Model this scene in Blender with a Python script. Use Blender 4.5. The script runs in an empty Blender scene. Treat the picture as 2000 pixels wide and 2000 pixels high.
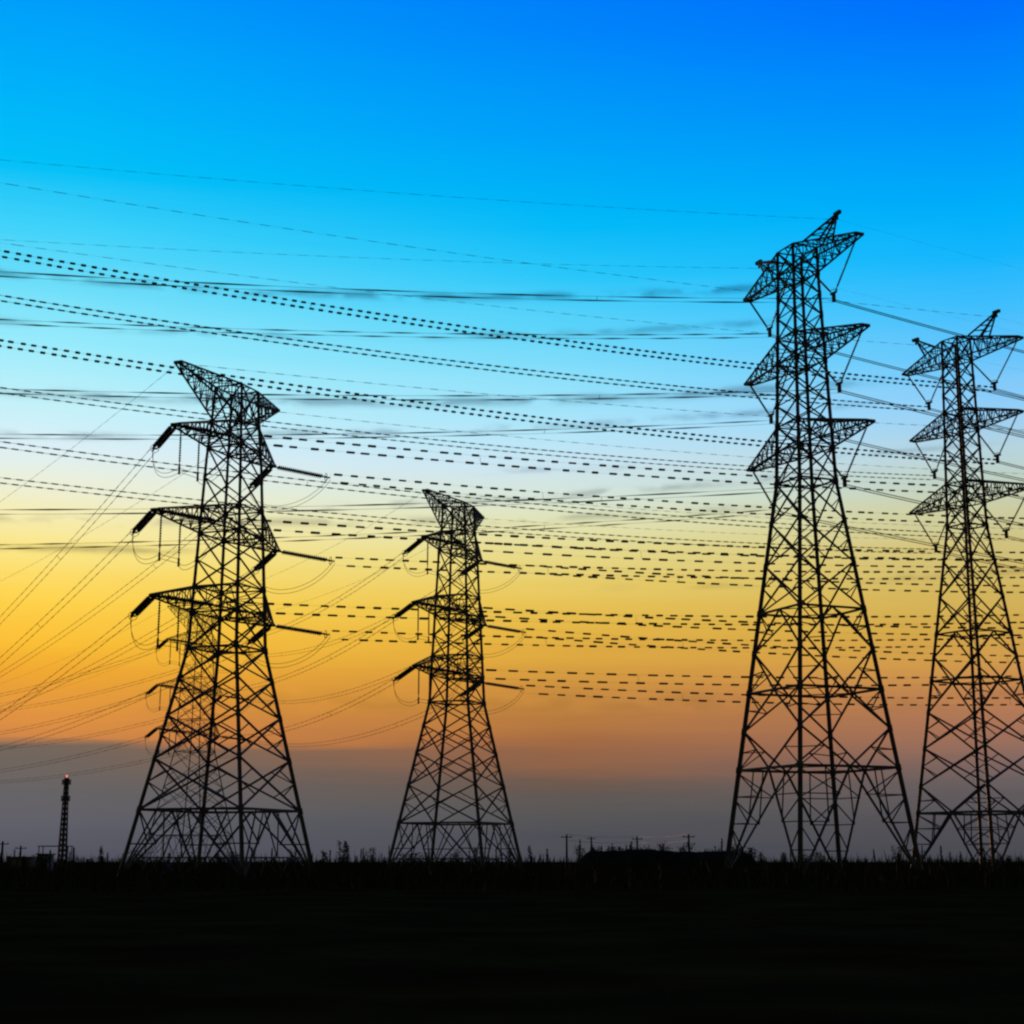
import bpy, math, random
from mathutils import Vector, Matrix
random.seed(11)
R = math.radians
scene = bpy.context.scene

# ------------------------------------------------------------------ camera
CAM_H = 1.6
PITCH = math.atan(0.2154)
cam_data = bpy.data.cameras.new("camera")
cam_data.sensor_width = 36.0
cam_data.lens = 36.0 * 3170.0 / 2000.0
cam_data.clip_start = 0.5
cam_data.clip_end = 20000.0
cam = bpy.data.objects.new("camera", cam_data)
scene.collection.objects.link(cam)
cam.location = (0, 0, CAM_H)
cam.rotation_euler = (R(90) + PITCH, 0, 0)
scene.camera = cam

# ------------------------------------------------------------------ sky
SUN_ELEV, SUN_AZ = R(1.0), R(-12.0)          # azimuth measured from +Y towards +X
world = bpy.data.worlds.new("World")
scene.world = world
world.use_nodes = True
nt = world.node_tree
for n in list(nt.nodes):
    nt.nodes.remove(n)


def lin(c):
    def f(x):
        x /= 255.0
        return x / 12.92 if x <= 0.04045 else ((x + 0.055) / 1.055) ** 2.4
    return (f(c[0]), f(c[1]), f(c[2]), 1.0)


def N(kind, **kw):
    n = nt.nodes.new(kind)
    for k, v in kw.items():
        setattr(n, k, v)
    return n


def mth(op, a, b=None, clamp=False):
    n = N('ShaderNodeMath', operation=op)
    n.use_clamp = clamp
    for i, x in enumerate((a, b)):
        if x is None:
            continue
        if isinstance(x, (int, float)):
            n.inputs[i].default_value = x
        else:
            nt.links.new(x, n.inputs[i])
    return n.outputs[0]


def maprange(x, a, b, c=0.0, d=1.0, smooth=False):
    n = N('ShaderNodeMapRange')
    if smooth:
        n.interpolation_type = 'SMOOTHSTEP'
    n.clamp = True
    for i, v in ((1, a), (2, b), (3, c), (4, d)):
        n.inputs[i].default_value = v
    nt.links.new(x, n.inputs[0])
    return n.outputs[0]


def ramp(x, stops):
    n = N('ShaderNodeValToRGB')
    el = n.color_ramp.elements
    while len(el) < len(stops):
        el.new(0.5)
    for e, (p, c) in zip(el, stops):
        e.position = p
    for e, (p, c) in zip(el, stops):
        e.color = lin(c)
    nt.links.new(x, n.inputs[0])
    return n.outputs[0]


def mixc(f, a, b):
    n = N('ShaderNodeMix', data_type='RGBA')
    nt.links.new(f, n.inputs[0])
    nt.links.new(a, n.inputs[6])
    nt.links.new(b, n.inputs[7])
    return n.outputs[2]


tc = N('ShaderNodeTexCoord')
sep = N('ShaderNodeSeparateXYZ')
nt.links.new(tc.outputs['Generated'], sep.inputs[0])
sx, sy, sz = sep.outputs
elev = mth('MULTIPLY', mth('ARCSINE', mth('MINIMUM', mth('MAXIMUM', sz, -1.0), 1.0)), 57.29578)
azim = mth('MULTIPLY', mth('ARCTAN2', sx, sy), 57.29578)
# soft horizontal streaks of thin high cloud and a ragged top to the low bank
mp = N('ShaderNodeMapping')
mp.inputs['Scale'].default_value = (3.0, 3.0, 60.0)
nt.links.new(tc.outputs['Generated'], mp.inputs[0])
nz = N('ShaderNodeTexNoise')
nz.inputs['Scale'].default_value = 2.2
nz.inputs['Detail'].default_value = 4.0
nz.inputs['Roughness'].default_value = 0.5
nt.links.new(mp.outputs[0], nz.inputs['Vector'])
wob = mth('MULTIPLY', mth('SUBTRACT', nz.outputs[0], 0.5), maprange(elev, 1.0, 12.0, 0.9, 0.5))
elev_w = mth('ADD', elev, wob)
E0, E1 = -2.0, 90.0
pos = mth('DIVIDE', mth('ADD', elev_w, 2.0), 92.0, clamp=True)


def P(e):
    return (e + 2.0) / 92.0


SKY_L = [(-2, (70, 68, 76)), (0.2, (84, 85, 97)), (1.3, (97, 97, 106)), (2.8, (107, 101, 99)), (3.75, (118, 103, 91)),
         (4.0, (206, 132, 74)), (4.8, (224, 146, 66)), (6.2, (240, 168, 50)), (7.4, (252, 193, 55)), (8.9, (255, 213, 80)),
         (10.3, (252, 229, 130)), (11.6, (247, 237, 178)), (12.7, (236, 240, 218)), (13.9, (219, 240, 248)),
         (15.5, (192, 241, 250)), (17.4, (152, 235, 252)), (19.2, (112, 223, 250)), (21.2, (62, 210, 250)),
         (23.2, (2, 193, 248)), (26.5, (0, 172, 250)), (29.5, (0, 150, 250)), (32.0, (0, 138, 246)),
         (38, (0, 88, 200)), (52, (0, 40, 110)), (90, (0, 14, 45))]
SKY_M = [(-2, (60, 60, 66)), (0.2, (75, 77, 86)), (1.2, (82, 82, 87)), (2.0, (92, 88, 86)), (2.7, (108, 89, 78)),
         (3.3, (140, 98, 73)), (4.0, (163, 106, 67)), (4.9, (184, 123, 64)), (5.9, (204, 143, 65)), (7.0, (221, 167, 65)), (8.2, (230, 184, 72)), (9.3, (232, 200, 95)),
         (10.6, (231, 216, 135)), (11.6, (228, 226, 172)), (12.6, (216, 230, 212)), (13.7, (202, 228, 240)),
         (15.0, (178, 230, 250)), (16.8, (140, 224, 251)), (18.6, (92, 212, 250)), (20.4, (40, 199, 250)),
         (22.2, (0, 186, 248)), (25.2, (0, 160, 249)), (28.5, (0, 134, 250)), (32.2, (0, 108, 250)),
         (38, (0, 70, 190)), (52, (0, 34, 100)), (90, (0, 14, 45))]
SKY_R = [(-2, (58, 58, 66)), (0.2, (74, 74, 82)), (1.4, (86, 83, 88)), (2.6, (105, 96, 98)), (3.5, (136, 106, 97)),
         (4.5, (168, 116, 90)), (5.5, (192, 131, 84)), (6.6, (208, 154, 78)), (7.8, (208, 168, 78)), (9.2, (210, 182, 98)),
         (10.6, (208, 194, 128)), (11.7, (204, 204, 160)), (12.7, (192, 208, 192)), (13.8, (182, 212, 222)),
         (15.2, (146, 206, 248)), (17.0, (100, 196, 252)), (18.6, (62, 190, 253)), (20.2, (20, 182, 253)),
         (21.6, (0, 176, 251)), (24.6, (0, 148, 250)), (28.0, (0, 116, 252)), (31.6, (0, 92, 252)),
         (38, (0, 60, 180)), (52, (0, 30, 95)), (90, (0, 14, 45))]
cL = ramp(pos, [(P(e), c) for e, c in SKY_L])
cM = ramp(pos, [(P(e), c) for e, c in SKY_M])
cR = ramp(pos, [(P(e), c) for e, c in SKY_R])
glow = mixc(maprange(azim, -16.0, 2.0), cL, cM)
glow = mixc(maprange(azim, 2.0, 17.0), glow, cR)

# thin dark streaks of stratus, lit from behind: elevation, slope with azimuth, thickness, azimuth range, strength
STREAKS = [(19.70, 0.008, 0.085, -40, 12, 0.62), (18.36, 0.022, 0.080, -40, 12, 0.45), (16.05, 0.022, 0.10, -40, 14, 0.62),
           (15.10, 0.040, 0.08, -12, 14, 0.50), (14.75, 0.028, 0.09, -19.5, -12.5, 0.60), (11.90, 0.030, 0.09, -40, 10, 0.42),
           (10.85, 0.026, 0.075, -40, -10, 0.50), (12.62, 0.060, 0.09, -9, 14, 0.45), (13.60, 0.020, 0.06, -3, 18, 0.30),
           (9.40, 0.010, 0.07, 2, 20, 0.25), (5.35, 0.0, 0.22, -14, 30, 0.16)]
total = None
for k, (e0, sl, wd, a0, a1, st) in enumerate(STREAKS):
    cb = N('ShaderNodeCombineXYZ')
    nt.links.new(mth('MULTIPLY', azim, 0.5), cb.inputs[0])
    cb.inputs[1].default_value = 7.3 * k + 1.1
    nt.links.new(mth('MULTIPLY', elev, 1.3), cb.inputs[2])
    sn = N('ShaderNodeTexNoise')
    sn.inputs['Scale'].default_value = 1.0
    sn.inputs['Detail'].default_value = 3.0
    nt.links.new(cb.outputs[0], sn.inputs['Vector'])
    line = mth('ADD', e0 if sl == 0 else mth('ADD', mth('MULTIPLY', azim, sl), e0), mth('MULTIPLY', mth('SUBTRACT', sn.outputs[0], 0.5), 0.9 * wd * 3))
    d = mth('DIVIDE', mth('SUBTRACT', elev, line), wd * 1.65)
    gsn = mth('POWER', 2.71828, mth('MULTIPLY', mth('MULTIPLY', d, d), -1.0))
    den = maprange(sn.outputs[0], 0.40, 0.58, 0.03, 1.0)
    ends = mth('MULTIPLY', maprange(azim, a0, a0 + 2.5, smooth=True), maprange(azim, a1 - 3.0, a1, 1.0, 0.0, smooth=True))
    g_ = mth('MULTIPLY', mth('MULTIPLY', gsn, den), mth('MULTIPLY', ends, st))
    total = g_ if total is None else mth('MAXIMUM', total, g_)
dk = N('ShaderNodeMix', data_type='RGBA')
dk.blend_type = 'MULTIPLY'
dk.inputs[0].default_value = 1.0
nt.links.new(glow, dk.inputs[6])
dk.inputs[7].default_value = (0.25, 0.27, 0.32, 1.0)
glow = mixc(total, glow, dk.outputs[2])

nish = N('ShaderNodeTexSky')
nish.sky_type = 'NISHITA'
nish.sun_disc = False
nish.sun_elevation = SUN_ELEV
nish.sun_rotation = SUN_AZ
nish.altitude = 50.0
nish.air_density = 1.0
nish.dust_density = 1.0
bg_n = N('ShaderNodeBackground')
bg_n.inputs[1].default_value = 0.05
nt.links.new(nish.outputs[0], bg_n.inputs[0])
bg_g = N('ShaderNodeBackground')
bg_g.inputs[1].default_value = 1.0
nt.links.new(glow, bg_g.inputs[0])
mask = maprange(mth('ABSOLUTE', mth('SUBTRACT', azim, 0.0)), 34.0, 75.0, 1.0, 0.0, smooth=True)
mix = N('ShaderNodeMixShader')
nt.links.new(mask, mix.inputs[0])
nt.links.new(bg_n.outputs[0], mix.inputs[1])
nt.links.new(bg_g.outputs[0], mix.inputs[2])
out = N('ShaderNodeOutputWorld')
nt.links.new(mix.outputs[0], out.inputs[0])

# ------------------------------------------------------------------ sun (almost down, behind the pylons)
sun_d = bpy.data.lights.new("sun", 'SUN')
sun_d.energy = 2.0
sun_d.angle = R(0.5)
sun_d.color = (1.0, 0.5, 0.24)
sun = bpy.data.objects.new("sun", sun_d)
scene.collection.objects.link(sun)
sdir = Vector((math.sin(SUN_AZ) * math.cos(SUN_ELEV), math.cos(SUN_AZ) * math.cos(SUN_ELEV), math.sin(SUN_ELEV)))
sun.rotation_euler = (-sdir).to_track_quat('-Z', 'Y').to_euler()
sun.location = (0, 0, 200)

vs = scene.view_settings
scene.display_settings.display_device = 'sRGB'
vs.view_transform = 'Standard'
vs.look = 'None'
vs.exposure = 0.0
vs.gamma = 1.0
vs.use_curve_mapping = False
scene.cycles.filter_width = 2.3
scene.cycles.max_bounces = 3
scene.cycles.diffuse_bounces = 2


# ------------------------------------------------------------------ materials
def material(name, c1, c2, scale=3.0, rough=0.7, metal=0.0, bump=0.0, spec=0.5):
    m = bpy.data.materials.new(name)
    m.use_nodes = True
    t = m.node_tree
    b = t.nodes['Principled BSDF']
    co = t.nodes.new('ShaderNodeTexCoord')
    no = t.nodes.new('ShaderNodeTexNoise')
    no.inputs['Scale'].default_value = scale
    no.inputs['Detail'].default_value = 6.0
    t.links.new(co.outputs['Object'], no.inputs['Vector'])
    r = t.nodes.new('ShaderNodeValToRGB')
    r.color_ramp.elements[0].position = 0.35
    r.color_ramp.elements[1].position = 0.68
    r.color_ramp.elements[0].color = (*c1, 1)
    r.color_ramp.elements[1].color = (*c2, 1)
    t.links.new(no.outputs[0], r.inputs[0])
    t.links.new(r.outputs[0], b.inputs['Base Color'])
    b.inputs['Roughness'].default_value = rough
    b.inputs['Metallic'].default_value = metal
    b.inputs['Specular IOR Level'].default_value = spec
    if bump:
        bp = t.nodes.new('ShaderNodeBump')
        bp.inputs['Strength'].default_value = bump
        t.links.new(no.outputs[0], bp.inputs['Height'])
        t.links.new(bp.outputs[0], b.inputs['Normal'])
    return m


STEEL = material("weathered_galvanised_steel", (0.08, 0.08, 0.088), (0.15, 0.14, 0.145), 0.8, 0.72, 0.0)
CABLE = material("aluminium_cable", (0.10, 0.10, 0.105), (0.16, 0.16, 0.165), 2.0, 0.7, 0.0)
GLASS = material("brown_insulator_glaze", (0.05, 0.032, 0.025), (0.08, 0.05, 0.04), 4.0, 0.5, 0.0)
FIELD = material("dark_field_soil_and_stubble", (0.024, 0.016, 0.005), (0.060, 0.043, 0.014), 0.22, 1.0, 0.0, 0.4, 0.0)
BANK = material("mound_earth", (0.022, 0.02, 0.013), (0.045, 0.04, 0.024), 0.6, 1.0, 0.0, 0.4, 0.0)
LEAF = material("dark_foliage", (0.022, 0.032, 0.012), (0.05, 0.06, 0.024), 2.0, 0.9, 0.0, 0.0, 0.1)
BARK = material("bark", (0.035, 0.026, 0.018), (0.07, 0.055, 0.04), 3.0, 0.95, 0.0, 0.0, 0.1)
REED = material("dry_reed", (0.03, 0.03, 0.014), (0.07, 0.06, 0.03), 3.0, 0.95, 0.0, 0.0, 0.1)
WOOD = material("creosoted_pole_wood", (0.03, 0.023, 0.018), (0.06, 0.045, 0.035), 3.0, 0.9, 0.0, 0.0, 0.2)
WALL = material("grey_render_wall", (0.16, 0.15, 0.14), (0.24, 0.23, 0.21), 1.2, 0.9, 0.0)


LAMP = bpy.data.materials.new("red_warning_lamp_glass")
LAMP.use_nodes = True
_b = LAMP.node_tree.nodes['Principled BSDF']
_b.inputs['Base Color'].default_value = (0.3, 0.03, 0.02, 1)
_b.inputs['Emission Color'].default_value = (1.0, 0.25, 0.18, 1)
_b.inputs['Emission Strength'].default_value = 1.2


# ------------------------------------------------------------------ mesh helpers
class MB:
    def __init__(self):
        self.v = []
        self.f = []

    def bar(self, p, q, w, w2=None, ref=None):
        """an L-section-like rolled member, built as a square prism between two joints"""
        p, q = Vector(p), Vector(q)
        w2 = w if w2 is None else w2
        d = q - p
        if d.length < 1e-5:
            return
        d.normalize()
        r = Vector(ref) if ref else (Vector((0, 0, 1)) if abs(d.z) < 0.9 else Vector((1, 0, 0)))
        a = d.cross(r).normalized()
        b = d.cross(a).normalized()
        n = len(self.v)
        for c, ww in ((p, w), (q, w2)):
            for i, j in ((-1, -1), (1, -1), (1, 1), (-1, 1)):
                self.v.append(c + a * (i * ww / 2) + b * (j * ww / 2))
        self.f += [(n, n + 1, n + 2, n + 3), (n + 7, n + 6, n + 5, n + 4)]
        for i in range(4):
            k = (i + 1) % 4
            self.f.append((n + i, n + 4 + i, n + 4 + k, n + k))

    def tube(self, pts, rad, n=6):
        pts = [Vector(p) for p in pts]
        base = len(self.v)
        m = len(pts)
        for i, p in enumerate(pts):
            d = (pts[min(i + 1, m - 1)] - pts[max(i - 1, 0)])
            d.normalize()
            r = Vector((0, 0, 1)) if abs(d.z) < 0.95 else Vector((1, 0, 0))
            a = d.cross(r).normalized()
            b = d.cross(a).normalized()
            rr = rad[i] if isinstance(rad, (list, tuple)) else rad
            for k in range(n):
                t = 2 * math.pi * (k + 0.5) / n
                self.v.append(p + a * (rr * math.cos(t)) + b * (rr * math.sin(t)))
        for i in range(m - 1):
            for k in range(n):
                k2 = (k + 1) % n
                self.f.append((base + i * n + k, base + i * n + k2, base + (i + 1) * n + k2, base + (i + 1) * n + k))
        self.f.append(tuple(base + k for k in reversed(range(n))))
        self.f.append(tuple(base + (m - 1) * n + k for k in range(n)))

    def box(self, c, s):
        x, y, z = c
        a, b, h = s[0] / 2, s[1] / 2, s[2] / 2
        n = len(self.v)
        for k in (-h, h):
            for i, j in ((-a, -b), (a, -b), (a, b), (-a, b)):
                self.v.append(Vector((x + i, y + j, z + k)))
        self.f += [(n + 3, n + 2, n + 1, n), (n + 4, n + 5, n + 6, n + 7)]
        for i in range(4):
            k = (i + 1) % 4
            self.f.append((n + i, n + k, n + 4 + k, n + 4 + i))

    def build(self, name, mat, parent=None, loc=None):
        me = bpy.data.meshes.new(name)
        me.from_pydata([tuple(p) for p in self.v], [], self.f)
        me.materials.append(mat)
        me.update()
        o = bpy.data.objects.new(name, me)
        scene.collection.objects.link(o)
        if parent is not None:
            o.parent = parent
        if loc is not None:
            o.location = loc
        return o


def tag(o, label, cat, group=None):
    o['label'] = label
    o['category'] = cat
    if group:
        o['group'] = group
    return o


def empty(name, loc, rz=0.0):
    o = bpy.data.objects.new(name, None)
    o.empty_display_size = 1.0
    scene.collection.objects.link(o)
    o.location = loc
    o.rotation_euler = (0, 0, rz)
    return o


def copy_tree(o, parent=None):
    c = o.copy()
    scene.collection.objects.link(c)
    c.parent = parent
    for ch in list(o.children):
        copy_tree(ch, c)
    return c


# ------------------------------------------------------------------ ground
def hash_noise(x, y):
    return (math.sin(x * 0.13 + 1.7) * math.cos(y * 0.17 + 0.4) + 0.5 * math.sin(x * 0.41 + y * 0.29)
            + 0.35 * math.sin(x * 0.93 - y * 0.71))


g = MB()
ys = [-400, -100, -30, -10, 0, 4, 8, 12, 16, 20, 25, 30, 36, 43, 51, 60, 70, 82, 95, 110, 128, 150, 175, 205, 240, 290, 360,
      450, 600, 900, 1600, 3500, 9000]
xs = [-6000, -2500, -1000, -500, -300, -220, -170] + [x for x in range(-140, 141, 7)] + [170, 220, 300, 500, 1000, 2500, 6000]
for y in ys:
    for x in xs:
        inner = abs(x) < 160 and 2 < y < 130
        z = 0.07 * hash_noise(x * 2.3, y * 2.1) - 0.05 if inner else -0.05
        g.v.append(Vector((x, y, z)))
W = len(xs)
for j in range(len(ys) - 1):
    for i in range(W - 1):
        g.f.append((j * W + i, j * W + i + 1, (j + 1) * W + i + 1, (j + 1) * W + i))
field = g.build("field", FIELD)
field['kind'] = 'structure'


# ------------------------------------------------------------------ lattice pylons
def make_body(root, prof, panels, legw0, legw1, bw):
    """prof: (height, half width).  panels: (z0, z1, kind, belt at the top)"""
    def half(z):
        for (z0, h0), (z1, h1) in zip(prof, prof[1:]):
            if z <= z1:
                return h0 + (h1 - h0) * (z - z0) / (z1 - z0)
        return prof[-1][1]
    top = prof[-1][0]
    corners = [(1, 1), (-1, 1), (-1, -1), (1, -1)]
    for cx, cy in corners:
        m = MB()
        zz = [p[0] for p in prof]
        for a, b in zip(prof, prof[1:]):
            wa = legw0 + (legw1 - legw0) * a[0] / top
            wb = legw0 + (legw1 - legw0) * b[0] / top
            m.bar((cx * a[1], cy * a[1], a[0]), (cx * b[1], cy * b[1], b[0]), wa, wb, ref=(cx, cy, 0))
        for z0, z1, kind, belt in panels:        # gusset plates where the bracing meets the leg
            if z1 > top - 0.5:
                continue
            h0, h1 = half(z1 - 0.3), half(z1 + 0.3)
            wg = (legw0 + (legw1 - legw0) * z1 / top) * (1.3 if belt else 1.2)
            m.bar((cx * h0, cy * h0, z1 - 0.3), (cx * h1, cy * h1, z1 + 0.3), wg, ref=(cx, cy, 0))
        m.build('leg', STEEL, root)
    for i in range(4):
        c0, c1 = corners[i], corners[(i + 1) % 4]
        m = MB()

        def pt(s, z):
            h = half(z)
            t = (s + 1) / 2
            return Vector(((c0[0] * (1 - t) + c1[0] * t) * h, (c0[1] * (1 - t) + c1[1] * t) * h, z))
        for z0, z1, kind, belt in panels:
            h = z1 - z0
            wid = bw * (0.62 + 0.38 * min(1.0, half(z0) / prof[0][1] * 1.5))
            if kind == 'X':
                m.bar(pt(-1, z0), pt(1, z1), wid)
                m.bar(pt(1, z0), pt(-1, z1), wid)
                if h > 3.6:                      # redundant members
                    zc = z0 + h * half(z0) / (half(z0) + half(z1))
                    for s in (-1, 1):
                        m.bar(pt(s, zc), pt(s * 0.5, zc + h * 0.26), wid * 0.6)
                        m.bar(pt(s, zc), pt(s * 0.5, zc - h * 0.26), wid * 0.6)
            elif kind == 'A':                    # apex at the middle of the upper belt
                for s in (-1, 1):
                    m.bar(pt(s, z0), pt(0, z1), wid)
                    if h > 3:
                        m.bar(pt(s, z0 + h * 0.55), pt(s * 0.5, z0 + h * 0.5), wid * 0.6)
                        m.bar(pt(s, z1), pt(s * 0.5, z0 + h * 0.5), wid * 0.6)
            elif kind == 'V':                    # apex at the middle of the lower belt
                for s in (-1, 1):
                    m.bar(pt(s, z1), pt(0, z0), wid)
                    if h > 3:
                        m.bar(pt(s, z0 + h * 0.45), pt(s * 0.5, z0 + h * 0.5), wid * 0.6)
                        m.bar(pt(s, z0), pt(s * 0.5, z0 + h * 0.5), wid * 0.6)
            elif kind == 'F':                    # splayed foot: doubled inverted V with stays
                for s in (-1, 1):
                    m.bar(pt(s * 0.98, z0), pt(0, z1), wid * 1.1)
                    for q in (0.25, 0.5, 0.75):
                        inner = pt(s * 0.98 * (1 - q), z0 + h * q)
                        m.bar(pt(s, z0 + h * q), inner, wid * 0.62)
                        m.bar(pt(s, z0 + h * (q + 0.22)), inner, wid * 0.62)
                    m.bar(pt(s * 0.5, z1), pt(s * 0.49, z0 + h * 0.5), wid * 0.62)
            elif kind == 'G':                    # dense foot: crossed diagonals with a low tie
                for s in (-1, 1):
                    m.bar(pt(s, z0), pt(0, z1), wid)
                    m.bar(pt(s, z0), pt(s * 0.5, z1), wid * 0.8)
                    m.bar(pt(s, z0 + h * 0.5), pt(s * 0.5, z0 + h * 0.5), wid * 0.7)
                    m.bar(pt(s, z1), pt(s * 0.5, z0 + h * 0.5), wid * 0.7)
                    m.bar(pt(0, z0 + h * 0.3), pt(s * 0.72, z0 + h * 0.3), wid * 0.8)
                    m.bar(pt(s * 0.36, z0 + h * 0.3), pt(0, z0), wid * 0.6)
                    m.bar(pt(s * 0.36, z0 + h * 0.3), pt(s * 0.55, z0), wid * 0.6)
                    m.bar(pt(s * 0.25, z1), pt(0, z0 + h * 0.3), wid * 0.6)
            if belt:
                m.bar(pt(-1, z1), pt(1, z1), wid * belt)
        m.build('side_bracing', STEEL, root)
    # plan bracing across the shaft at the belts
    for z0, z1, kind, belt in panels:
        if belt:
            m = MB()
            h = half(z1)
            m.bar((h, 0, z1), (0, h, z1), bw * 0.6)
            m.bar((0, h, z1), (-h, 0, z1), bw * 0.6)
            m.bar((-h, 0, z1), (0, -h, z1), bw * 0.6)
            m.bar((0, -h, z1), (h, 0, z1), bw * 0.6)
            m.build('plan_bracing', STEEL, root)
    return half


def make_arm(root, half, side, length, ztip, zlow, zup, n, cw, name='cross_arm', tipw=0.35):
    """four chords that meet at the tip, laced on all sides"""
    m = MB()
    hl, hu = half(zlow), half(zup)
    tip = side * length

    def ch(t, s, up):
        h = hu if up else hl
        z = zup if up else zlow
        x0 = side * h
        return Vector((x0 + (tip - x0) * t, s * (h + (tipw - h) * t), z + (ztip + (0.12 if up else -0.12) - z) * t))
    for s in (-1, 1):
        for up in (0, 1):
            m.bar(ch(0, s, up), ch(1, s, up), cw)
    for k in range(n):
        t0, t1 = k / n, (k + 1) / n
        tm = (t0 + t1) / 2
        w = cw * 0.52
        for s in (-1, 1):
            m.bar(ch(t0, s, 0), ch(tm, s, 1), w)
            m.bar(ch(tm, s, 1), ch(t1, s, 0), w)
            if k:
                m.bar(ch(t0, s, 0), ch(t0, s, 1), w)
        for up in (0, 1):
            q = 1 if k % 2 else -1
            m.bar(ch(t0, q, up), ch(t1, -q, up), w)
            m.bar(ch(t0, 1, up), ch(t0, -1, up), w)
    m.bar(Vector((tip, -tipw - 0.15, ztip)), Vector((tip, tipw + 0.15, ztip)), cw * 1.9)
    return m.build(name, STEEL, root)


def insulator(m, p, q, r=0.15, pitch=0.23, n=6):
    p, q = Vector(p), Vector(q)
    L = (q - p).length
    d = (q - p) / L
    cap = 0.35
    pts, rad = [p, p + d * cap], [0.05, 0.05]
    k = cap
    while k + pitch < L - cap:
        for a, rr in ((0.02, 0.06), (0.06, r), (0.13, r * 0.92), (0.17, 0.06)):
            pts.append(p + d * (k + a))
            rad.append(rr)
        k += pitch
    pts += [q - d * cap * 0.5, q]
    rad += [0.05, 0.05]
    m.tube(pts, rad, n)


def bez(a, b, c, d, n):
    r = []
    for i in range(n + 1):
        t = i / n
        r.append(a * (1 - t) ** 3 + b * (3 * t * (1 - t) ** 2) + c * (3 * t * t * (1 - t)) + d * t ** 3)
    return r


def polar(deg, slope):
    return Vector((math.cos(R(deg)), math.sin(R(deg)), -slope))


# ---- strain pylon (the two on the left, and the faint far one)
YAW_A = 68.0
DIR_L, DIR_R = 125.0, 24.0                    # directions of the two spans, degrees from +X
STR_LEN, STR_LEN_R = 5.7, 6.7
ARMS_A = [(43.79, 46.5, 11.0, 7.7), (34.65, 37.4, 13.7, 9.2), (26.4, 29.1, 13.3, 8.5)]
SL_L, SL_R = 0.28, 0.10


def strain_pylon(loc, thin=1.0):
    root = empty('lattice_pylon', loc, R(YAW_A))
    prof = [(0, 6.95), (22.8, 2.82), (42.6, 2.05), (46.5, 1.78), (50.4, 1.6)]
    panels = [(0, 6.6, 'G', 1.35), (6.6, 11.6, 'X', 0), (11.6, 15.9, 'X', 0), (15.9, 19.6, 'X', 0), (19.6, 22.8, 'X', 1.2),
              (22.8, 26.4, 'X', 1.1), (26.4, 29.1, 'X', 1.0), (29.1, 31.9, 'X', 0), (31.9, 34.65, 'X', 1.1),
              (34.65, 37.4, 'X', 1.0), (37.4, 40.6, 'X', 0), (40.6, 43.79, 'X', 1.1), (43.79, 46.5, 'X', 1.0),
              (46.5, 50.4, 'X', 1.0)]
    half = make_body(root, prof, panels, 0.36 * thin, 0.23 * thin, 0.17 * thin)
    inv = Matrix.Rotation(-R(YAW_A), 3, 'Z')
    vl = inv @ polar(DIR_L, SL_L)
    vr = inv @ polar(DIR_R, SL_R)
    vl.normalize()
    vr.normalize()
    for z, zu, ll, lr in ARMS_A:
        for side, L in ((-1, ll), (1, lr)):
            arm = make_arm(root, half, side, L, z, z, zu, 5, 0.15 * thin)
            tip = Vector((side * L, 0, z))
            ends = []
            for v, slen in ((vl, STR_LEN), (vr, STR_LEN_R)):
                m = MB()
                a = v.cross(Vector((0, 0, 1))).normalized() * 0.24
                p0 = tip + v * 0.35
                p1 = tip + v * (slen - 0.5)
                m.bar(tip, p0, 0.1)
                m.bar(p0 - a * 1.2, p0 + a * 1.2, 0.12)
                insulator(m, p0 - a, p1 - a, 0.22)
                insulator(m, p0 + a, p1 + a, 0.22)
                m.bar(p1 - a * 1.2, p1 + a * 1.2, 0.14)
                m.bar(p1, tip + v * slen, 0.12)
                ring = [p1 + a * (1.9 * math.cos(t)) + Vector((0, 0, 0.42 * math.sin(t))) for t in
                        [2 * math.pi * k / 10 for k in range(11)]]
                m.tube(ring, 0.035, 4)
                m.build('insulator_string', GLASS, arm)
                ends.append(tip + v * slen)
            # jumper loop under the arm
            m = MB()
            dn = Vector((0, 0, -1))
            if side < 0:
                s0 = Vector((side * (L - 1.0), 0, z - 4.3))
                s1 = Vector((side * (L - 4.3), 0, z - 4.3))
                mid0, mid1 = s0 + Vector((-0.0, 0.0, -0.1)), s1
                for off in (-0.22, 0.22):
                    o = Vector((0, off * 0.2, off))
                    path = bez(ends[0] + o, ends[0] + dn * 3.4 + o, mid0 + Vector((side * 1.6, 0, -1.0)) + o, mid0 + o, 12)
                    path += [mid1 + o]
                    path += bez(mid1 + o, mid1 + dn * 1.6 + o, ends[1] + dn * 4.4 - vr * 1.5 + o, ends[1] + o, 12)[1:]
                    m.tube(path, 0.026, 5)
                j = m.build('jumper_cable', CABLE, arm)
                for s, top in ((s0, z), (s1, z)):
                    m = MB()
                    insulator(m, Vector((s.x, 0, top - 0.15)), s + Vector((0, 0, 0.25)), 0.12, 0.26)
                    m.bar(s + Vector((0, 0, 0.3)), s + Vector((0, 0, -0.55)), 0.16)
                    m.build('jumper_insulator', GLASS, arm)
            else:
                for off in (-0.22, 0.22):
                    o = Vector((0, off * 0.2, off))
                    path = bez(ends[0] + o, ends[0] + dn * 4.0 + vl * -1.5 + o, ends[1] + dn * 4.4 - vr * 2.6 + o, ends[1] + o, 22)
                    m.tube(path, 0.026, 5)
                m.build('jumper_cable', CABLE, arm)
    for side, L in ((-1, 11.0), (1, 8.2)):
        make_arm(root, half, side, L, 50.2, 46.9, 50.4, 6, 0.15 * thin, 'earth_wire_arm', 0.3)
    return root


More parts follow.
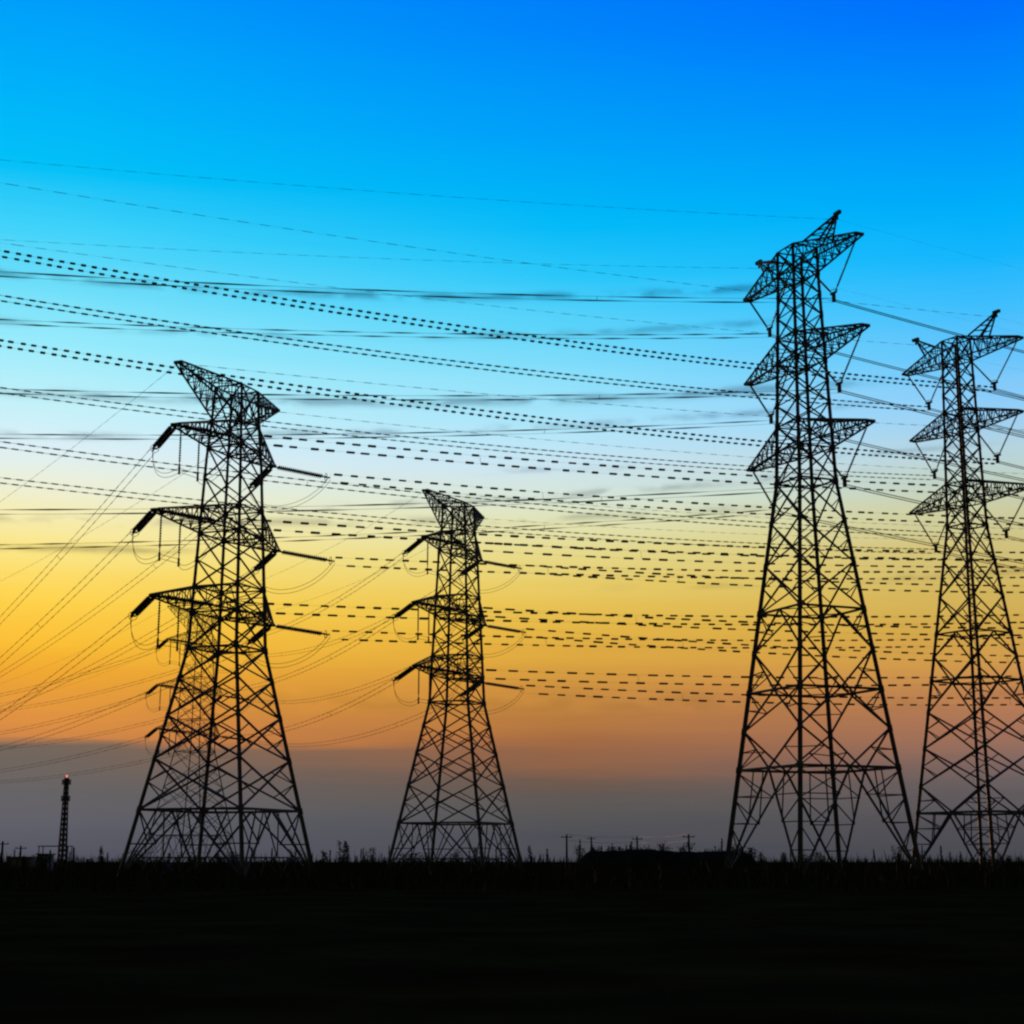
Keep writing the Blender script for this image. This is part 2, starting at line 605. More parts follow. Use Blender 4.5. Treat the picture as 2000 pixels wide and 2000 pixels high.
TOWERS = {}
A = strain_pylon((-29.1, 165.0, 0))
tag(A, "large dark lattice pylon at left with tension insulators, nearer of the two such pylons", "pylon", "steel lattice pylons")
B = copy_tree(A)
B.location = (-7.5, 222.0, 0)
tag(B, "shorter dark lattice pylon in the middle, just right of the large left pylon", "pylon", "steel lattice pylons")
EPOS = (-62.6, 323.0, 0)
Etow = strain_pylon(EPOS, 0.55)
tag(Etow, "small faint distant lattice pylon seen through and left of the large left pylon", "pylon", "steel lattice pylons")


# ---- suspension pylon (the two on the right)
def suspension_pylon(loc, yaw, prof, panels, arms, horn, nm):
    root = empty('lattice_pylon', loc, R(yaw))
    half = make_body(root, prof, panels, 0.42, 0.28, 0.165)
    hang = []
    for z, zu, zl, ll, lr in arms:
        for side, L in ((-1, ll), (1, lr)):
            arm = make_arm(root, half, side, L, z, zl, zu, 6, 0.15)
            xr = side * (half(zl) + 0.6)
            xt = side * (L - 0.35)
            xm = side * (half(zl) + L) * 0.5
            bot = Vector((xm, 0, z - VDROP))
            m = MB()
            insulator(m, (xt, 0, z - 0.1), bot + Vector((side * 0.3, 0, 0.25)), 0.125)
            insulator(m, (xr, 0, zl - 0.1), bot + Vector((-side * 0.3, 0, 0.25)), 0.125)
            m.bar(bot + Vector((-0.5, 0, 0.2)), bot + Vector((0.5, 0, 0.2)), 0.2)
            m.bar(bot + Vector((0, 0, 0.25)), bot + Vector((0, 0, -0.75)), 0.3)
            ring = [bot + Vector((0.55 * math.cos(t), 0.3 * math.sin(t), 0.45)) for t in [2 * math.pi * k / 10 for k in range(11)]]
            m.tube(ring, 0.04, 4)
            m.build('insulator_string', GLASS, arm)
            hang.append((side, bot))
    hx, hz = horn
    zt = arms[0][1]
    hr = []
    for side in (-1, 1):
        m = MB()
        apex = Vector((side * hx, 0, hz))
        h = half(zt)
        b = [Vector((side * (h + 1.6), s * h * 0.8, zt - 0.3)) for s in (-1, 1)] + [Vector((side * (hx * 0.70), s * h * 0.55, zt - 0.9)) for s in (-1, 1)]
        for p in b:
            m.bar(p, apex, 0.17)
        for k in range(1, 5):
            t, t2 = k / 5, (k + 0.5) / 5
            for i, j in ((0, 1), (2, 3), (0, 2), (1, 3)):
                m.bar(b[i].lerp(apex, t), b[j].lerp(apex, t2), 0.08)
        m.bar(apex - Vector((side * 0.5, 0, 0)), apex + Vector((side * 0.5, 0, 0)), 0.36)
        m.bar(apex, apex - Vector((0, 0, 0.7)), 0.16)
        m.build('earth_wire_peak', STEEL, root)
        hr.append((side, apex - Vector((0, 0, 0.7))))
    return root, hang, hr


VDROP = 4.9


def upper(z0, z1, belts, n):
    """stack of n crossed panels from z0 to z1 with belts at the arm heights"""
    zs = [z0]
    for b in belts:
        zs.append(b)
    zs.append(z1)
    res = []
    for a, b in zip(zs, zs[1:]):
        k = max(1, round((b - a) / n))
        for i in range(k):
            res.append((a + (b - a) * i / k, a + (b - a) * (i + 1) / k, 'X', 1.0 if i == k - 1 else 0))
    return res


profC = [(0, 6.95), (40.3, 2.2), (62, 1.55), (66.0, 1.5)]
panC = [(0, 10.7, 'F', 1.5), (10.7, 14.6, 'V', 0), (14.6, 18.5, 'A', 1.4), (18.5, 22.6, 'V', 0), (22.6, 26.7, 'A', 1.3),
        (26.7, 31.6, 'X', 0), (31.6, 36.1, 'X', 0), (36.1, 40.3, 'X', 1.2)] + upper(40.3, 66.0, [43.8, 46.5, 53.4, 56.1, 63.2], 2.5)
armsC = [(63.7, 66.0, 63.2, 10.4, 11.3), (53.9, 56.1, 53.4, 10.8, 11.6), (44.0, 46.5, 43.8, 10.8, 11.7)]
C, hangC, hornC = suspension_pylon((30.7, 165.0, 0), -67.0, profC, panC, armsC, (7.7, 67.3), 'C')
tag(C, "tallest dark steel lattice pylon, right of centre, with V shaped insulators under its arms", "pylon", "steel lattice pylons")

profD = [(0, 6.2), (42.0, 1.66), (62, 1.28), (66.0, 1.22)]
panD = [(0, 7.24, 'F', 1.6), (7.24, 10.4, 'V', 0), (10.4, 14.9, 'X', 0), (14.9, 19.2, 'X', 0), (19.2, 23.0, 'A', 1.3),
        (23.0, 25.9, 'V', 0), (25.9, 28.7, 'A', 1.2), (28.7, 33.2, 'X', 0), (33.2, 37.6, 'X', 0), (37.6, 42.0, 'X', 1.2)] \
    + upper(42.0, 66.0, [44.9, 47.4, 54.2, 56.6, 63.2], 2.5)
armsD = [(63.7, 66.0, 63.2, 8.7, 9.9), (54.6, 56.7, 54.2, 8.0, 9.2), (45.2, 47.5, 44.9, 8.7, 10.2)]
D, hangD, hornD = suspension_pylon((56.1, 196.0, 0), -56.5, profD, panD, armsD, (6.6, 67.9), 'D')
tag(D, "dark steel lattice pylon cut by the right edge of the picture, behind the tallest pylon", "pylon", "steel lattice pylons")


# ------------------------------------------------------------------ cables
def v_of(p):
    """height in the 2000 px photograph of a point in the world (used only to choose how much a span sags)"""
    c, s = math.cos(PITCH), math.sin(PITCH)
    z = p.z - CAM_H
    d = p.y * c + z * s
    return 1000 + 3170 * p.x / d, 1000 - 3170 * (-p.y * s + z * c) / d


def sag_for(p0, deg, b, u_t, v_t):
    """initial slope of a parabola that leaves p0 along deg and passes the height wanted"""
    dx, dy = math.cos(R(deg)), math.sin(R(deg))
    lo, hi = -0.6, 0.9
    for _ in range(60):
        a = (lo + hi) / 2
        t0, t1 = 0.0, 600.0
        sgn = 1 if v_of(p0)[0] < u_t else -1
        for _ in range(60):
            t = (t0 + t1) / 2
            q = Vector((p0.x + dx * t, p0.y + dy * t, p0.z - a * t + b * t * t))
            c, s = math.cos(PITCH), math.sin(PITCH)
            depth = q.y * c + (q.z - CAM_H) * s
            if depth < 1:
                t1 = t
                continue
            if (v_of(q)[0] - u_t) * sgn < 0:
                t0 = t
            else:
                t1 = t
        v = v_of(q)[1]
        if v > v_t:
            hi = a
        else:
            lo = a
    return a


def span_pts(p0, deg, a, b, t_end, step=4.0):
    dx, dy = math.cos(R(deg)), math.sin(R(deg))
    return lambda t: Vector((p0.x + dx * t, p0.y + dy * t, p0.z - a * t + b * t * t))


def strand(m, fn, t_end, thin, thick, pitch, duty, phase, off, jit=0.0, t0=0.0):
    pts, rad = [], []
    o = Vector(off)
    if pitch <= 0:
        n = max(8, int(t_end / 5))
        for i in range(n + 1):
            pts.append(fn(t_end * i / n) + o)
            rad.append(thin)
    else:
        t = t0
        pts.append(fn(t) + o)
        rad.append(thin)
        k = phase * pitch + 0.3
        while k + pitch * duty < t_end:
            s = k + random.uniform(-jit, jit) * pitch
            e = s + pitch * duty * random.uniform(1 - jit, 1 + jit)
            q = pitch * 0.04
            tk = thick * random.uniform(1 - jit * 1.5, 1 + jit)
            w3 = (e - s) * 0.3
            for tt, rr in (((s, thin), (s + w3, tk * 0.75), (s + 1.7 * w3, tk), (e - w3, tk * 0.7), (e, thin)) if pitch > 5 else
                           ((s, thin), (s + q, tk), (e - q, tk), (e, thin))):
                if tt > t:
                    pts.append(fn(tt) + o)
                    rad.append(rr)
                    t = tt
            k += pitch
        pts.append(fn(t_end) + o)
        rad.append(thin)
    m.tube(pts, rad, 4)


def cable_bundle(p0, fn, t_end, label, group, thin, thick, pitch, duty, sep, alt, jit=0.05, lat=0.0, deg=0.0):
    root = empty('conductor_bundle', p0)
    nx, ny = -math.sin(R(deg)), math.cos(R(deg))
    n = 0
    for k, s in enumerate((0.5, -0.5)):
        m = MB()
        strand(m, fn, t_end, thin, thick, pitch, duty, alt * k, (nx * lat * s, ny * lat * s, sep * s), jit)
        m.v = [v - p0 for v in m.v]
        m.build('conductor', CABLE, root)
    # a few spacer clamps that tie the twin conductors together
    t = 26.0
    while t < t_end - 5:
        m = MB()
        q = fn(t) - p0
        o = Vector((nx * lat * 0.5, ny * lat * 0.5, sep * 0.5))
        m.bar(q - o, q + o, 0.035)
        m.build('spacer', CABLE, root)
        t += 62.0
    tag(root, label, 'power cable', group)
    return root


def earth_wire(p0, fn, t_end, label, group, thin, thick, pitch, duty):
    m = MB()
    strand(m, fn, t_end, thin, thick, pitch, duty, 0.0, (0, 0, 0), 0.08)
    m.v = [v - p0 for v in m.v]
    o = m.build('earth_wire', CABLE, None, p0)
    tag(o, label, 'earth wire', group)
    return o


LEVEL = ('topmost', 'middle', 'lowest')
SIDE = {-1: 'left', 1: 'right'}

# suspension lines: out to the left past the camera and on to the right
for root, hang, hor, nm, dl, dr, tgtL, tgtE, sty in (
        (C, hangC, hornC, 'the tallest pylon', 197.0, 24.0,
         {(0, 1): 535, (0, -1): 628, (1, 1): 764, (1, -1): 852, (2, 1): 1000, (2, -1): 1068}, {1: 312, -1: 468},
         dict(thin=0.016, thick=0.085, pitch=9.0, duty=0.66, sep=0.34, alt=0.5)),
        (D, hangD, hornD, 'the right-edge pylon', 206.0, 24.0,
         {(0, 1): 495, (0, -1): 582, (1, 1): 670, (1, -1): 762, (2, 1): 868, (2, -1): 938}, {1: 357, -1: 474},
         dict(thin=0.010, thick=0.13, pitch=0.98, duty=0.52, sep=0.46, alt=0.12))):
    M = Matrix.Translation(root.location) @ Matrix.Rotation(root.rotation_euler.z, 4, 'Z')
    for i, (side, bot) in enumerate(hang):
        lv = i // 2
        p0 = M @ (bot - Vector((0, 0, 0.6)))
        b = 0.0004
        a = sag_for(p0, dl, b, 0.0, tgtL[(lv, side)])
        st = dict(sty)
        if root is D and (lv == 2 or (lv == 1 and side < 0) or (lv == 0 and side < 0)):
            st.update(thin=0.022, thick=0.10 if lv == 0 else 0.074, pitch=1.1, duty=0.6, alt=0.3)
        if root is C:
            st['pitch'] = 6.5 + 2.6 * ((i * 7) % 4)
        cable_bundle(p0, span_pts(p0, dl, a, b, 0), 170.0, f"twin power cable running left from the {LEVEL[lv]} {SIDE[side]} arm of {nm}",
                     'power cables across the sky', deg=dl, lat=0.25, jit=0.06, **st)
        st = dict(thin=0.05, thick=0.05, pitch=0, duty=0.6, sep=0.34, alt=0.5)
        cable_bundle(p0, span_pts(p0, dr, 0.105, b, 0), 150.0, f"twin power cable running right from the {LEVEL[lv]} {SIDE[side]} arm of {nm}",
                     'power cables across the sky', deg=dr, lat=0.3, jit=0.1, **st)
    for side, apex in hor:
        p0 = M @ apex
        b = 0.0003
        a = sag_for(p0, dl, b, 0.0, tgtE[side])
        earth_wire(p0, span_pts(p0, dl, a, b, 0), 170.0, f"thin earth wire running left from the {SIDE[side]} peak of {nm}",
                   'earth wires across the sky', 0.006, 0.018 if root is C else 0.026, 2.2, 0.55)
        earth_wire(p0, span_pts(p0, dr, 0.08, b, 0), 150.0, f"thin earth wire running right from the {SIDE[side]} peak of {nm}",
                   'earth wires across the sky', 0.004, 0.007, 3.0, 0.55)

# strain lines
tgt = {
    'A': {(0, -1): (1450, 935), (0, 1): (1450, 995), (1, -1): (1450, 1075), (1, 1): (1450, 1122), (2, -1): (1450, 1212), (2, 1): (1450, 1258)},
    'B': {(0, -1): (1450, 1092), (0, 1): (1450, 1136), (1, -1): (1450, 1222), (1, 1): (1450, 1266), (2, -1): (1450, 1330), (2, 1): (1450, 1364)}}
tgtAL = {(0, -1): 1212, (1, -1): 1292, (2, -1): 1400, (0, 1): 1318, (1, 1): 1385, (2, 1): 1462}
PHASE = {}
for root, key, nm in ((A, 'A', 'the large left pylon'), (B, 'B', 'the shorter middle pylon'), (Etow, 'E', 'the faint distant pylon')):
    M = Matrix.Translation(root.location)
    rot = Matrix.Rotation(R(YAW_A), 4, 'Z')
    vl, vr = polar(DIR_L, SL_L).normalized(), polar(DIR_R, SL_R).normalized()
    for lv, (z, zu, ll, lr) in enumerate(ARMS_A):
        for side, L in ((-1, ll), (1, lr)):
            tip = M @ (rot @ Vector((side * L, 0, z)))
            if key != 'E':
                p0 = tip + vr * STR_LEN_R
                b = 0.0003
                a = sag_for(p0, DIR_R, b, *tgt[key][(lv, side)])
                cable_bundle(p0, span_pts(p0, DIR_R, a, b, 0), 175.0,
                             f"twin power cable running right from the {LEVEL[lv]} {SIDE[side]} arm of {nm}",
                             'power cables across the sky', 0.008, 0.145 if key == 'A' else 0.175, 1.9 if key == 'A' else 3.0, 0.5, 0.95 if key == 'A' else 1.15, 0.5, 0.12, 0.3, DIR_R)
            p0 = tip + vl * STR_LEN
            PHASE[(key, lv, side)] = p0
            if key == 'A':
                b = 0.0006
                a = sag_for(p0, DIR_L, b, 0.0, tgtAL[(lv, side)])
                cable_bundle(p0, span_pts(p0, DIR_L, a, b, 0), 190.0,
                             f"twin power cable falling away left behind the {LEVEL[lv]} {SIDE[side]} arm of {nm}",
                             'power cables across the sky', 0.022, 0.036, 1.6, 0.5, 0.5, 0.5, 0.08, 0.4, DIR_L)
            elif key == 'E':
                b = 0.0006
                cable_bundle(p0, span_pts(p0, DIR_L + 8, 0.10, b, 0), 200.0,
                             f"twin power cable falling away left from the {LEVEL[lv]} {SIDE[side]} arm of {nm}",
                             'power cables across the sky', 0.03, 0.045, 4.0, 0.5, 0.5, 0.5, 0.08, 0.4, DIR_L)
    # earth wires of this pylon
    for side, L in ((-1, 11.0), (1, 8.2)):
        p0 = M @ (rot @ Vector((side * L, 0, 50.1)))
        if key != 'E':
            b = 0.0003
            a = sag_for(p0, DIR_R, b, 1400, {'A': {-1: 806, 1: 888}, 'B': {-1: 1005, 1: 1040}}[key][side])
            earth_wire(p0, span_pts(p0, DIR_R, a, b, 0), 175.0, f"thin earth wire running right from the top {SIDE[side]} arm of {nm}",
                       'earth wires across the sky', 0.010, 0.034, 1.9, 0.5)
        if key != 'B':
            earth_wire(p0, span_pts(p0, DIR_L, 0.10, 0.0004, 0), 200.0, f"thin earth wire falling away left from the top {SIDE[side]} arm of {nm}",
                       'earth wires across the sky', 0.014, 0.022, 2.0, 0.5)

# the middle pylon's cables to the faint distant one
rot = Matrix.Rotation(R(YAW_A), 4, 'Z')
for lv, (z, zu, ll, lr) in enumerate(ARMS_A):
    for side, L in ((-1, ll), (1, lr)):
        p0 = PHASE[('B', lv, side)]
        q = Vector(EPOS) + (rot @ Vector((side * L, 0, z))) + polar(DIR_R, SL_R).normalized() * STR_LEN_R
        flat = Vector((q.x - p0.x, q.y - p0.y, 0))
        T = flat.length
        deg = math.degrees(math.atan2(flat.y, flat.x))
        b = 0.0011
        a = (p0.z - q.z) / T + b * T
        cable_bundle(p0, span_pts(p0, deg, a, b, 0), T, f"twin power cable sagging from the {LEVEL[lv]} {SIDE[side]} arm of middle pylon to distant one",
                     'power cables across the sky', 0.024, 0.042, 2.0, 0.5, 0.5, 0.5, 0.08, 0.3, deg)
for side, L in ((-1, 11.0), (1, 8.2)):
    o = rot @ Vector((side * L, 0, 50.1))
    p0, q = B.location + o, Vector(EPOS) + o
    flat = Vector((q.x - p0.x, q.y - p0.y, 0))
    T = flat.length
    deg = math.degrees(math.atan2(flat.y, flat.x))
    b = 0.0008
    a = (p0.z - q.z) / T + b * T
    earth_wire(p0, span_pts(p0, deg, a, b, 0), T, f"thin earth wire from the top {SIDE[side]} arm of middle pylon to distant one",
               'earth wires across the sky', 0.014, 0.022, 2.4, 0.5)

# ------------------------------------------------------------------ low earth mound in front of the tallest pylon's left leg
m = MB()
YM = 196.0


def mound_h(x):
    u = x / YM * 3170 / 0.985
    e = min(max((u - 98) / 55, 0), 1) * min(max((505 - u) / 62, 0), 1)
    e = e * e * (3 - 2 * e)
    return e * (2.85 + 0.26 * math.exp(-((u - 245) / 45) ** 2) + 0.05 * math.sin(u * 0.05) + 0.03 * math.sin(u * 0.17))


cols = [4.5 + 29.0 * i / 90 for i in range(91)]
rows = [-9, -6.5, -4, -2.5, -1, 1, 2.5, 4, 6.5, 9]
prof = [0, 0.35, 0.78, 0.95, 1.0, 1.0, 0.95, 0.78, 0.35, 0]
for x in cols:
    for r_, p_ in zip(rows, prof):
        m.v.append(Vector((x, YM + r_ + 0.4 * math.sin(x * 1.1), -0.08 + mound_h(x) * p_ + 0.04 * random.uniform(-1, 1) * (p_ > 0))))
K = len(rows)
for i in range(90):
    for j in range(K - 1):
        m.f.append((i * K + j, (i + 1) * K + j, (i + 1) * K + j + 1, i * K + j + 1))
mound = m.build('earth_mound', BANK)
mound['kind'] = 'structure'


# ------------------------------------------------------------------ small things along the skyline
def upx(u, y):
    """ground position seen at column u when it stands y metres away"""
    return (u - 1000) / 3170 * (y * math.cos(PITCH))


def tree(u, y, h, w, label, group, kind='bush', cat='bush'):
    x = upx(u, y)
    root = empty('small_tree' if kind != 'bush' else 'bush', (x, y, -0.05))
    rnd = random.Random(int(u * 13 + y * 7))
    tm = MB()
    nst = 1 if kind == 'spire' else rnd.randint(2, 4)
    stems = []
    for k in range(nst):
        ang = rnd.uniform(0, 6.28)
        sp = (0.05 if kind == 'spire' else 0.3) * w
        top = Vector((math.cos(ang) * sp, math.sin(ang) * sp * 0.7, h * rnd.uniform(0.75, 0.97)))
        midp = top * 0.5 + Vector((rnd.uniform(-.08, .08) * w, rnd.uniform(-.08, .08) * w, 0))
        tm.tube([(0, 0, 0), midp, top], [0.02 * h, 0.013 * h, 0.005 * h], 5)
        stems.append((midp, top))
    tm.build('trunk', BARK, root)
    lm = MB()
    n = int(90 + 120 * w * h / 6)
    n = min(n, 420)
    for k in range(n):
        mp_, tp_ = rnd.choice(stems)
        t = rnd.uniform(-0.55, 1.0)
        c = mp_.lerp(tp_, t)
        spread = w * (0.42 if kind != 'spire' else 0.34) * (1.05 - 0.75 * max(0, (c.z / h))) * rnd.uniform(0.1, 1.0)
        a = rnd.uniform(0, 6.28)
        c = c + Vector((math.cos(a) * spread, math.sin(a) * spread, rnd.uniform(-.06, .06) * h))
        c.z = max(c.z, 0.08)
        s = rnd.uniform(0.05, 0.13) * (0.6 + h * 0.14)
        d1 = Vector((rnd.uniform(-1, 1), rnd.uniform(-1, 1), rnd.uniform(-.4, 1))).normalized() * s * 1.7
        d2 = Vector((rnd.uniform(-1, 1), rnd.uniform(-1, 1), rnd.uniform(-1, 1))).normalized() * s * 0.7
        i0 = len(lm.v)
        lm.v += [c - d1, c + d2, c + d1, c - d2]
        lm.f.append((i0, i0 + 1, i0 + 2, i0 + 3))
    lm.build('crown', LEAF, root)
    tag(root, label, cat, group)
    return root


def zone(u):
    for lim, z in ((108, "left of the slim mast"), (235, "between slim mast and large left pylon"), (610, "under the large left pylon"),
                   (762, "between large left pylon and middle pylon"), (1020, "under the middle pylon"),
                   (1112, "between middle pylon and earth mound"), (1470, "behind the earth mound"), (1780, "under the tallest pylon")):
        if u < lim:
            return z
    return "under the right-edge pylon"


# the ones that stand out on the photograph's skyline
for (u, y, h, w, kd, lab) in (
        (635, 240, 3.7, 2.2, 'bush', "dark rounded shrub, the nearest to the right foot of the large left pylon"),
        (678, 250, 4.3, 1.4, 'spire', "thin pointed dark young tree between the large left pylon and the middle pylon"),
        (668, 330, 6.2, 2.6, 'bush', "taller faint bushy tree just behind the thin pointed young tree"),
        (722, 300, 4.4, 2.6, 'bush', "broad low shrub halfway between the pointed young tree and the middle pylon"),
        (1041, 260, 4.2, 1.9, 'bush', "dark narrow shrub just right of the middle pylon"),
        (1069, 250, 4.4, 0.8, 'spire', "thin dark upright sapling between the middle pylon and the earth mound"),
        (1161, 300, 5.0, 1.3, 'bush', "small dark shrub showing over the left end of the earth mound"),
        (1194, 300, 5.2, 2.2, 'bush', "wider dark shrub showing over the earth mound, just left of its hump")):
    tree(u, y, h, w, lab, None, kd, 'tree' if kd == 'spire' else 'bush')
rr = random.Random(5)
for k in range(120):
    u = rr.uniform(-20, 2020)
    y = rr.uniform(205, 430)
    hpx = abs(rr.gauss(0, 1)) * 11 + 4
    if 1110 < u < 1470:
        hpx += 20
        y = rr.uniform(225, 420)
    h = 1.6 + min(hpx, 42) * y / 3170
    zn = zone(u)
    tree(u, y, h, h * rr.uniform(0.35, 1.2), f"small dark skyline bush, one of several {zn}", f"skyline bushes {zn}", 'bush' if rr.random() < 0.75 else 'spire', 'bush')

for k in range(70):
    u = rr.uniform(-10, 2010)
    y = rr.uniform(230, 420)
    hpx = rr.uniform(12, 34) + (16 if 1110 < u < 1470 else 0)
    h = 1.6 + hpx * y / 3170
    zn = zone(u)
    tree(u, y, h, rr.uniform(0.45, 0.9), f"thin dark upright sapling, one of several {zn}", f"skyline saplings {zn}", 'spire', 'sapling')

# reeds and tall grass along the field edge
rm = MB()
for k in range(14000):
    y = 95 + 300 * rr.random() ** 1.2
    x = rr.uniform(-0.34, 0.34) * y
    if abs(y - YM) < 10 and 4 < x < 34:
        continue
    h = rr.uniform(0.5, 1.5) * (1.7 if rr.random() < 0.12 else 1.0)
    a = rr.uniform(0, 3.14)
    wdt = rr.uniform(0.03, 0.08)
    ln = Vector((rr.uniform(-.3, .3), rr.uniform(-.3, .3), 0)) * h
    dx = Vector((math.cos(a), math.sin(a), 0)) * wdt
    p = Vector((x, y, -0.12))
    i0 = len(rm.v)
    rm.v += [p - dx, p + dx, p + ln * 0.4 + Vector((0, 0, h * 0.6)) + dx * 0.7, p + ln + Vector((0, 0, h)), p + ln * 0.4 + Vector((0, 0, h * 0.6)) - dx * 0.7]
    rm.f.append((i0, i0 + 1, i0 + 2, i0 + 3, i0 + 4))
for k in range(2800):
    y = rr.uniform(300, 440)
    x = rr.uniform(-0.34, 0.34) * y
    h = 2.0 + abs(rr.gauss(0, 1)) * 0.9
    dx = Vector((rr.uniform(0.04, 0.1), 0, 0))
    ln = Vector((rr.uniform(-.12, .12), rr.uniform(-.12, .12), 0)) * h
    p = Vector((x, y, -0.12))
    i0 = len(rm.v)
    rm.v += [p - dx, p + dx, p + ln * 0.4 + Vector((0, 0, h * 0.6)) + dx * 0.8, p + ln + Vector((0, 0, h)), p + ln * 0.4 + Vector((0, 0, h * 0.6)) - dx * 0.8]
    rm.f.append((i0, i0 + 1, i0 + 2, i0 + 3, i0 + 4))
for c in range(150):
    y0 = rr.uniform(120, 210)
    x0 = rr.uniform(-0.34, 0.34) * y0
    if abs(y0 - YM) < 12 and 4 < x0 < 34:
        continue
    hc = rr.uniform(1.5, 2.35)
    for k in range(rr.randint(5, 16)):
        x, y = x0 + rr.gauss(0, 0.7), y0 + rr.gauss(0, 0.7)
        h = hc * rr.uniform(0.6, 1.05)
        a = rr.uniform(0, 3.14)
        dx = Vector((math.cos(a), math.sin(a), 0)) * rr.uniform(0.03, 0.06)
        ln = Vector((rr.uniform(-.2, .2), rr.uniform(-.2, .2), 0)) * h
        p = Vector((x, y, -0.12))
        i0 = len(rm.v)
        rm.v += [p - dx, p + dx, p + ln * 0.4 + Vector((0, 0, h * 0.6)) + dx * 0.8, p + ln + Vector((0, 0, h)), p + ln * 0.4 + Vector((0, 0, h * 0.6)) - dx * 0.8]
        rm.f.append((i0, i0 + 1, i0 + 2, i0 + 3, i0 + 4))
reeds = rm.build('grass', REED)
reeds['kind'] = 'stuff'

# ------------------------------------------------------------------ wooden line poles with their wires
poles = []
for (u, y, vt, lab) in (
        (1107, 330, 1630, "thin wooden line pole at the left end of the earth mound"),
        (1155, 430, 1634, "faint thin line pole second from the left end of the earth mound"),
        (1245, 345, 1634, "wooden line pole above the hump of the earth mound"),
        (1346, 300, 1629, "dark wooden line pole over the right half of the earth mound"),
        (3, 300, 1643, "dark line pole at the left edge of the picture"),
        (39, 330, 1652, "short faint pole between the left edge of the picture and the slim mast"),
        (143, 330, 1655, "short pole just right of the slim mast")):
    x = upx(u, y)
    h = CAM_H + (1683 - vt) * y * math.cos(PITCH) ** 2 / 3170
    root = empty('line_pole', (x, y, -0.1))
    m = MB()
    m.tube([(0, 0, 0), (0, 0, h * 0.5), (0, 0, h + 0.1)], [0.26, 0.22, 0.17], 8)
    m.build('pole', WOOD, root)
    if h > 4.5:
        m = MB()
        m.bar((-1.1, 0, h - 0.4), (1.1, 0, h - 0.4), 0.16)
        m.build('crossbar', WOOD, root)
        for q in (-0.95, 0.0, 0.95):
            m = MB()
            m.tube([(q, 0, h - 0.32), (q, 0, h - 0.2), (q, 0, h - 0.1)], [0.05, 0.09, 0.04], 6)
            m.build('pin_insulator', GLASS, root)
    tag(root, lab, 'pole', 'wooden line poles')
    poles.append((u, Vector((x, y, h - 0.2))))
for (i, j, lab) in ((0, 2, "thin wires between the two poles over the left half of the earth mound"),
                    (2, 3, "thin wires between the two poles over the right half of the earth mound")):
    p, q = poles[i][1], poles[j][1]
    m = MB()
    for off in (0.25, -0.9):
        pts = []
        for k in range(21):
            t = k / 20
            pts.append(p.lerp(q, t) + Vector((0, 0, off - 0.9 * 4 * t * (1 - t) * 0.4)) - p)
        m.tube(pts, 0.03, 4)
    o = m.build('line_wire', CABLE, None, p)
    tag(o, lab, 'wire', 'wires between the line poles')

# ------------------------------------------------------------------ slim communication mast at left
YMAST = 300.0
xm_ = upx(121, YMAST)
HM = CAM_H + (1683 - 1521) * YMAST * math.cos(PITCH) ** 2 / 3170 + 0.4
root = empty('communication_mast', (xm_, YMAST, -0.1), R(20))
m = MB()
cs = [(1, 1), (-1, 1), (-1, -1), (1, -1)]


def mh(z):
    return 0.52 - 0.2 * z / HM if z > 2.5 else 0.8 - 0.12 * z


for cx, cy in cs:
    m.bar((cx * mh(0), cy * mh(0), 0), (cx * mh(HM), cy * mh(HM), HM), 0.16, 0.13)
nseg = 18
for k in range(nseg):
    z0, z1 = HM * k / nseg, HM * (k + 1) / nseg
    for i in range(4):
        a, b = cs[i], cs[(i + 1) % 4]
        m.bar((a[0] * mh(z0), a[1] * mh(z0), z0), (b[0] * mh(z1), b[1] * mh(z1), z1), 0.09)
        m.bar((b[0] * mh(z0), b[1] * mh(z0), z0), (a[0] * mh(z1), a[1] * mh(z1), z1), 0.09)
        m.bar((a[0] * mh(z1), a[1] * mh(z1), z1), (b[0] * mh(z1), b[1] * mh(z1), z1), 0.09)
m.build('lattice_shaft', STEEL, root)
m = MB()
m.tube([(0, 0, 0), (0, 0, HM)], 0.27, 8)
m.build('cable_duct', STEEL, root)
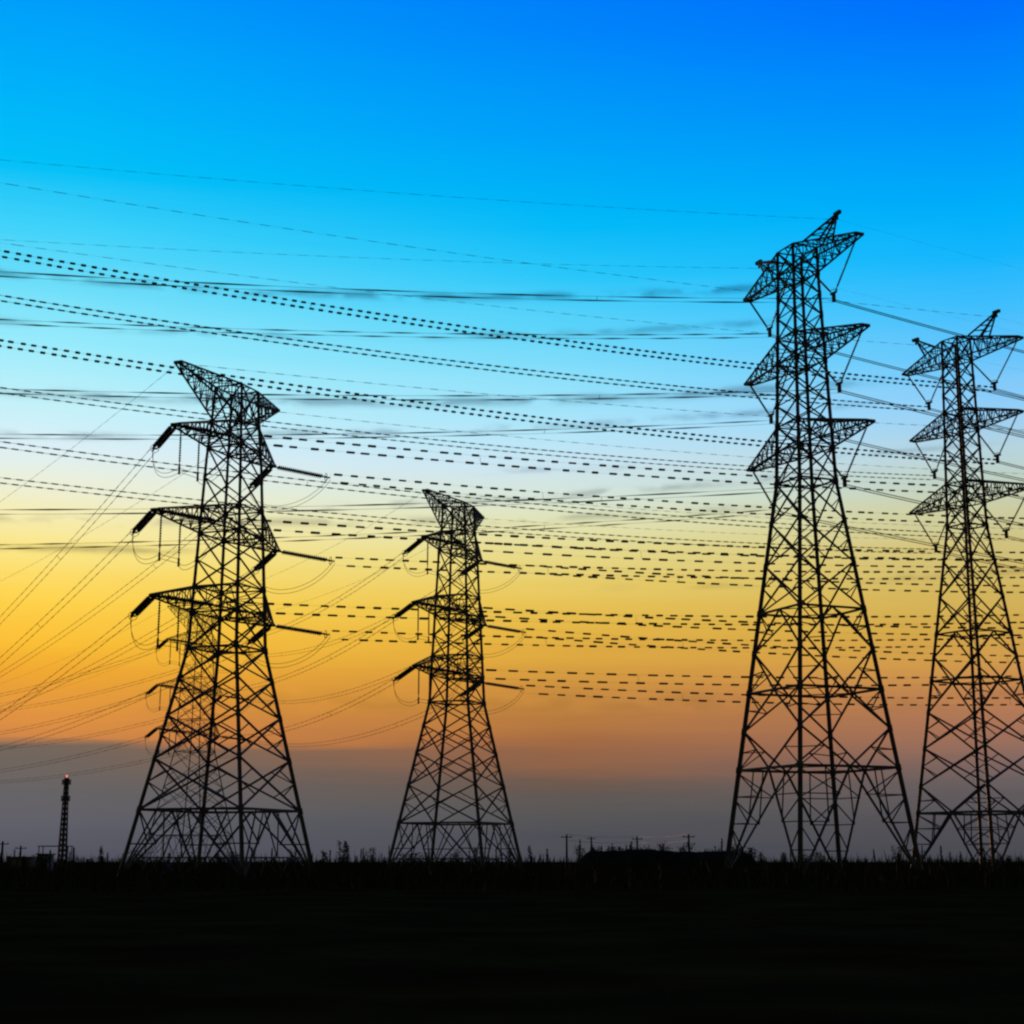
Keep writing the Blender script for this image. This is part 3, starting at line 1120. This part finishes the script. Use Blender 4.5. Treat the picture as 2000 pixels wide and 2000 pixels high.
for zc in (HM - 0.75, HM - 3.7):
    m = MB()
    m.tube([(0, 0, zc - 0.32), (0, 0, zc - 0.3), (0, 0, zc + 0.3), (0, 0, zc + 0.32)], [0.4, 0.55, 0.55, 0.4], 12)
    pl = m.build('antenna_platform', STEEL, root)
    for k in range(6):
        t = k * math.pi / 3
        m = MB()
        m.box((0.68 * math.cos(t), 0.68 * math.sin(t), zc), (0.22, 0.22, 1.0))
        m.build('panel_antenna', STEEL, pl)
m = MB()
m.tube([(0, 0, HM), (0, 0, HM + 0.15), (0, 0, HM + 0.45), (0, 0, HM + 0.55)], [0.08, 0.16, 0.16, 0.05], 8)
m.build('warning_lamp', LAMP, root)
tag(root, "slim dark communication mast with two antenna rings near its top at far left", 'mast')

# ------------------------------------------------------------------ low flat-roofed sheds beside the mast
for (u0, u1, y, vt, lab) in (
        (76, 101, 285, 1667, "small low dark shed under the open canopy at the mast's foot"),
        (18, 70, 320, 1673, "long low dark shed on the skyline left of the slim mast")):
    x0, x1 = upx(u0, y), upx(u1, y)
    h = CAM_H + (1683 - vt) * y * math.cos(PITCH) ** 2 / 3170
    root = empty('shed', ((x0 + x1) / 2, y, -0.05))
    w = x1 - x0
    m = MB()
    m.box((0, 0, (h - 0.2) / 2), (w - 0.4, 4.0, h - 0.2))
    m.build('wall', WALL, root)
    m = MB()
    m.box((0, 0, h - 0.08), (w, 4.6, 0.22))
    m.build('roof', STEEL, root)
    m = MB()
    m.box((w * 0.18, -2.03, 1.0), (0.9, 0.06, 1.98))
    m.build('door', WOOD, root)
    tag(root, lab, 'shed')
y = 290
x0, x1 = upx(66, y), upx(128, y)
h = CAM_H + (1683 - 1652) * y * math.cos(PITCH) ** 2 / 3170
root = empty('canopy', ((x0 + x1) / 2, y + 3.2, -0.05))
m = MB()
m.box((0, 0, h), (x1 - x0, 3.0, 0.16))
m.build('roof', STEEL, root)
for sx_ in (-1, 1):
    for sy_ in (-1, 1):
        m = MB()
        m.bar((sx_ * (x1 - x0) * 0.46, sy_ * 1.3, 0), (sx_ * (x1 - x0) * 0.46, sy_ * 1.3, h - 0.08), 0.14)
        m.build('post', STEEL, root)
tag(root, "open flat-roofed canopy on thin posts beside the slim mast", 'canopy')
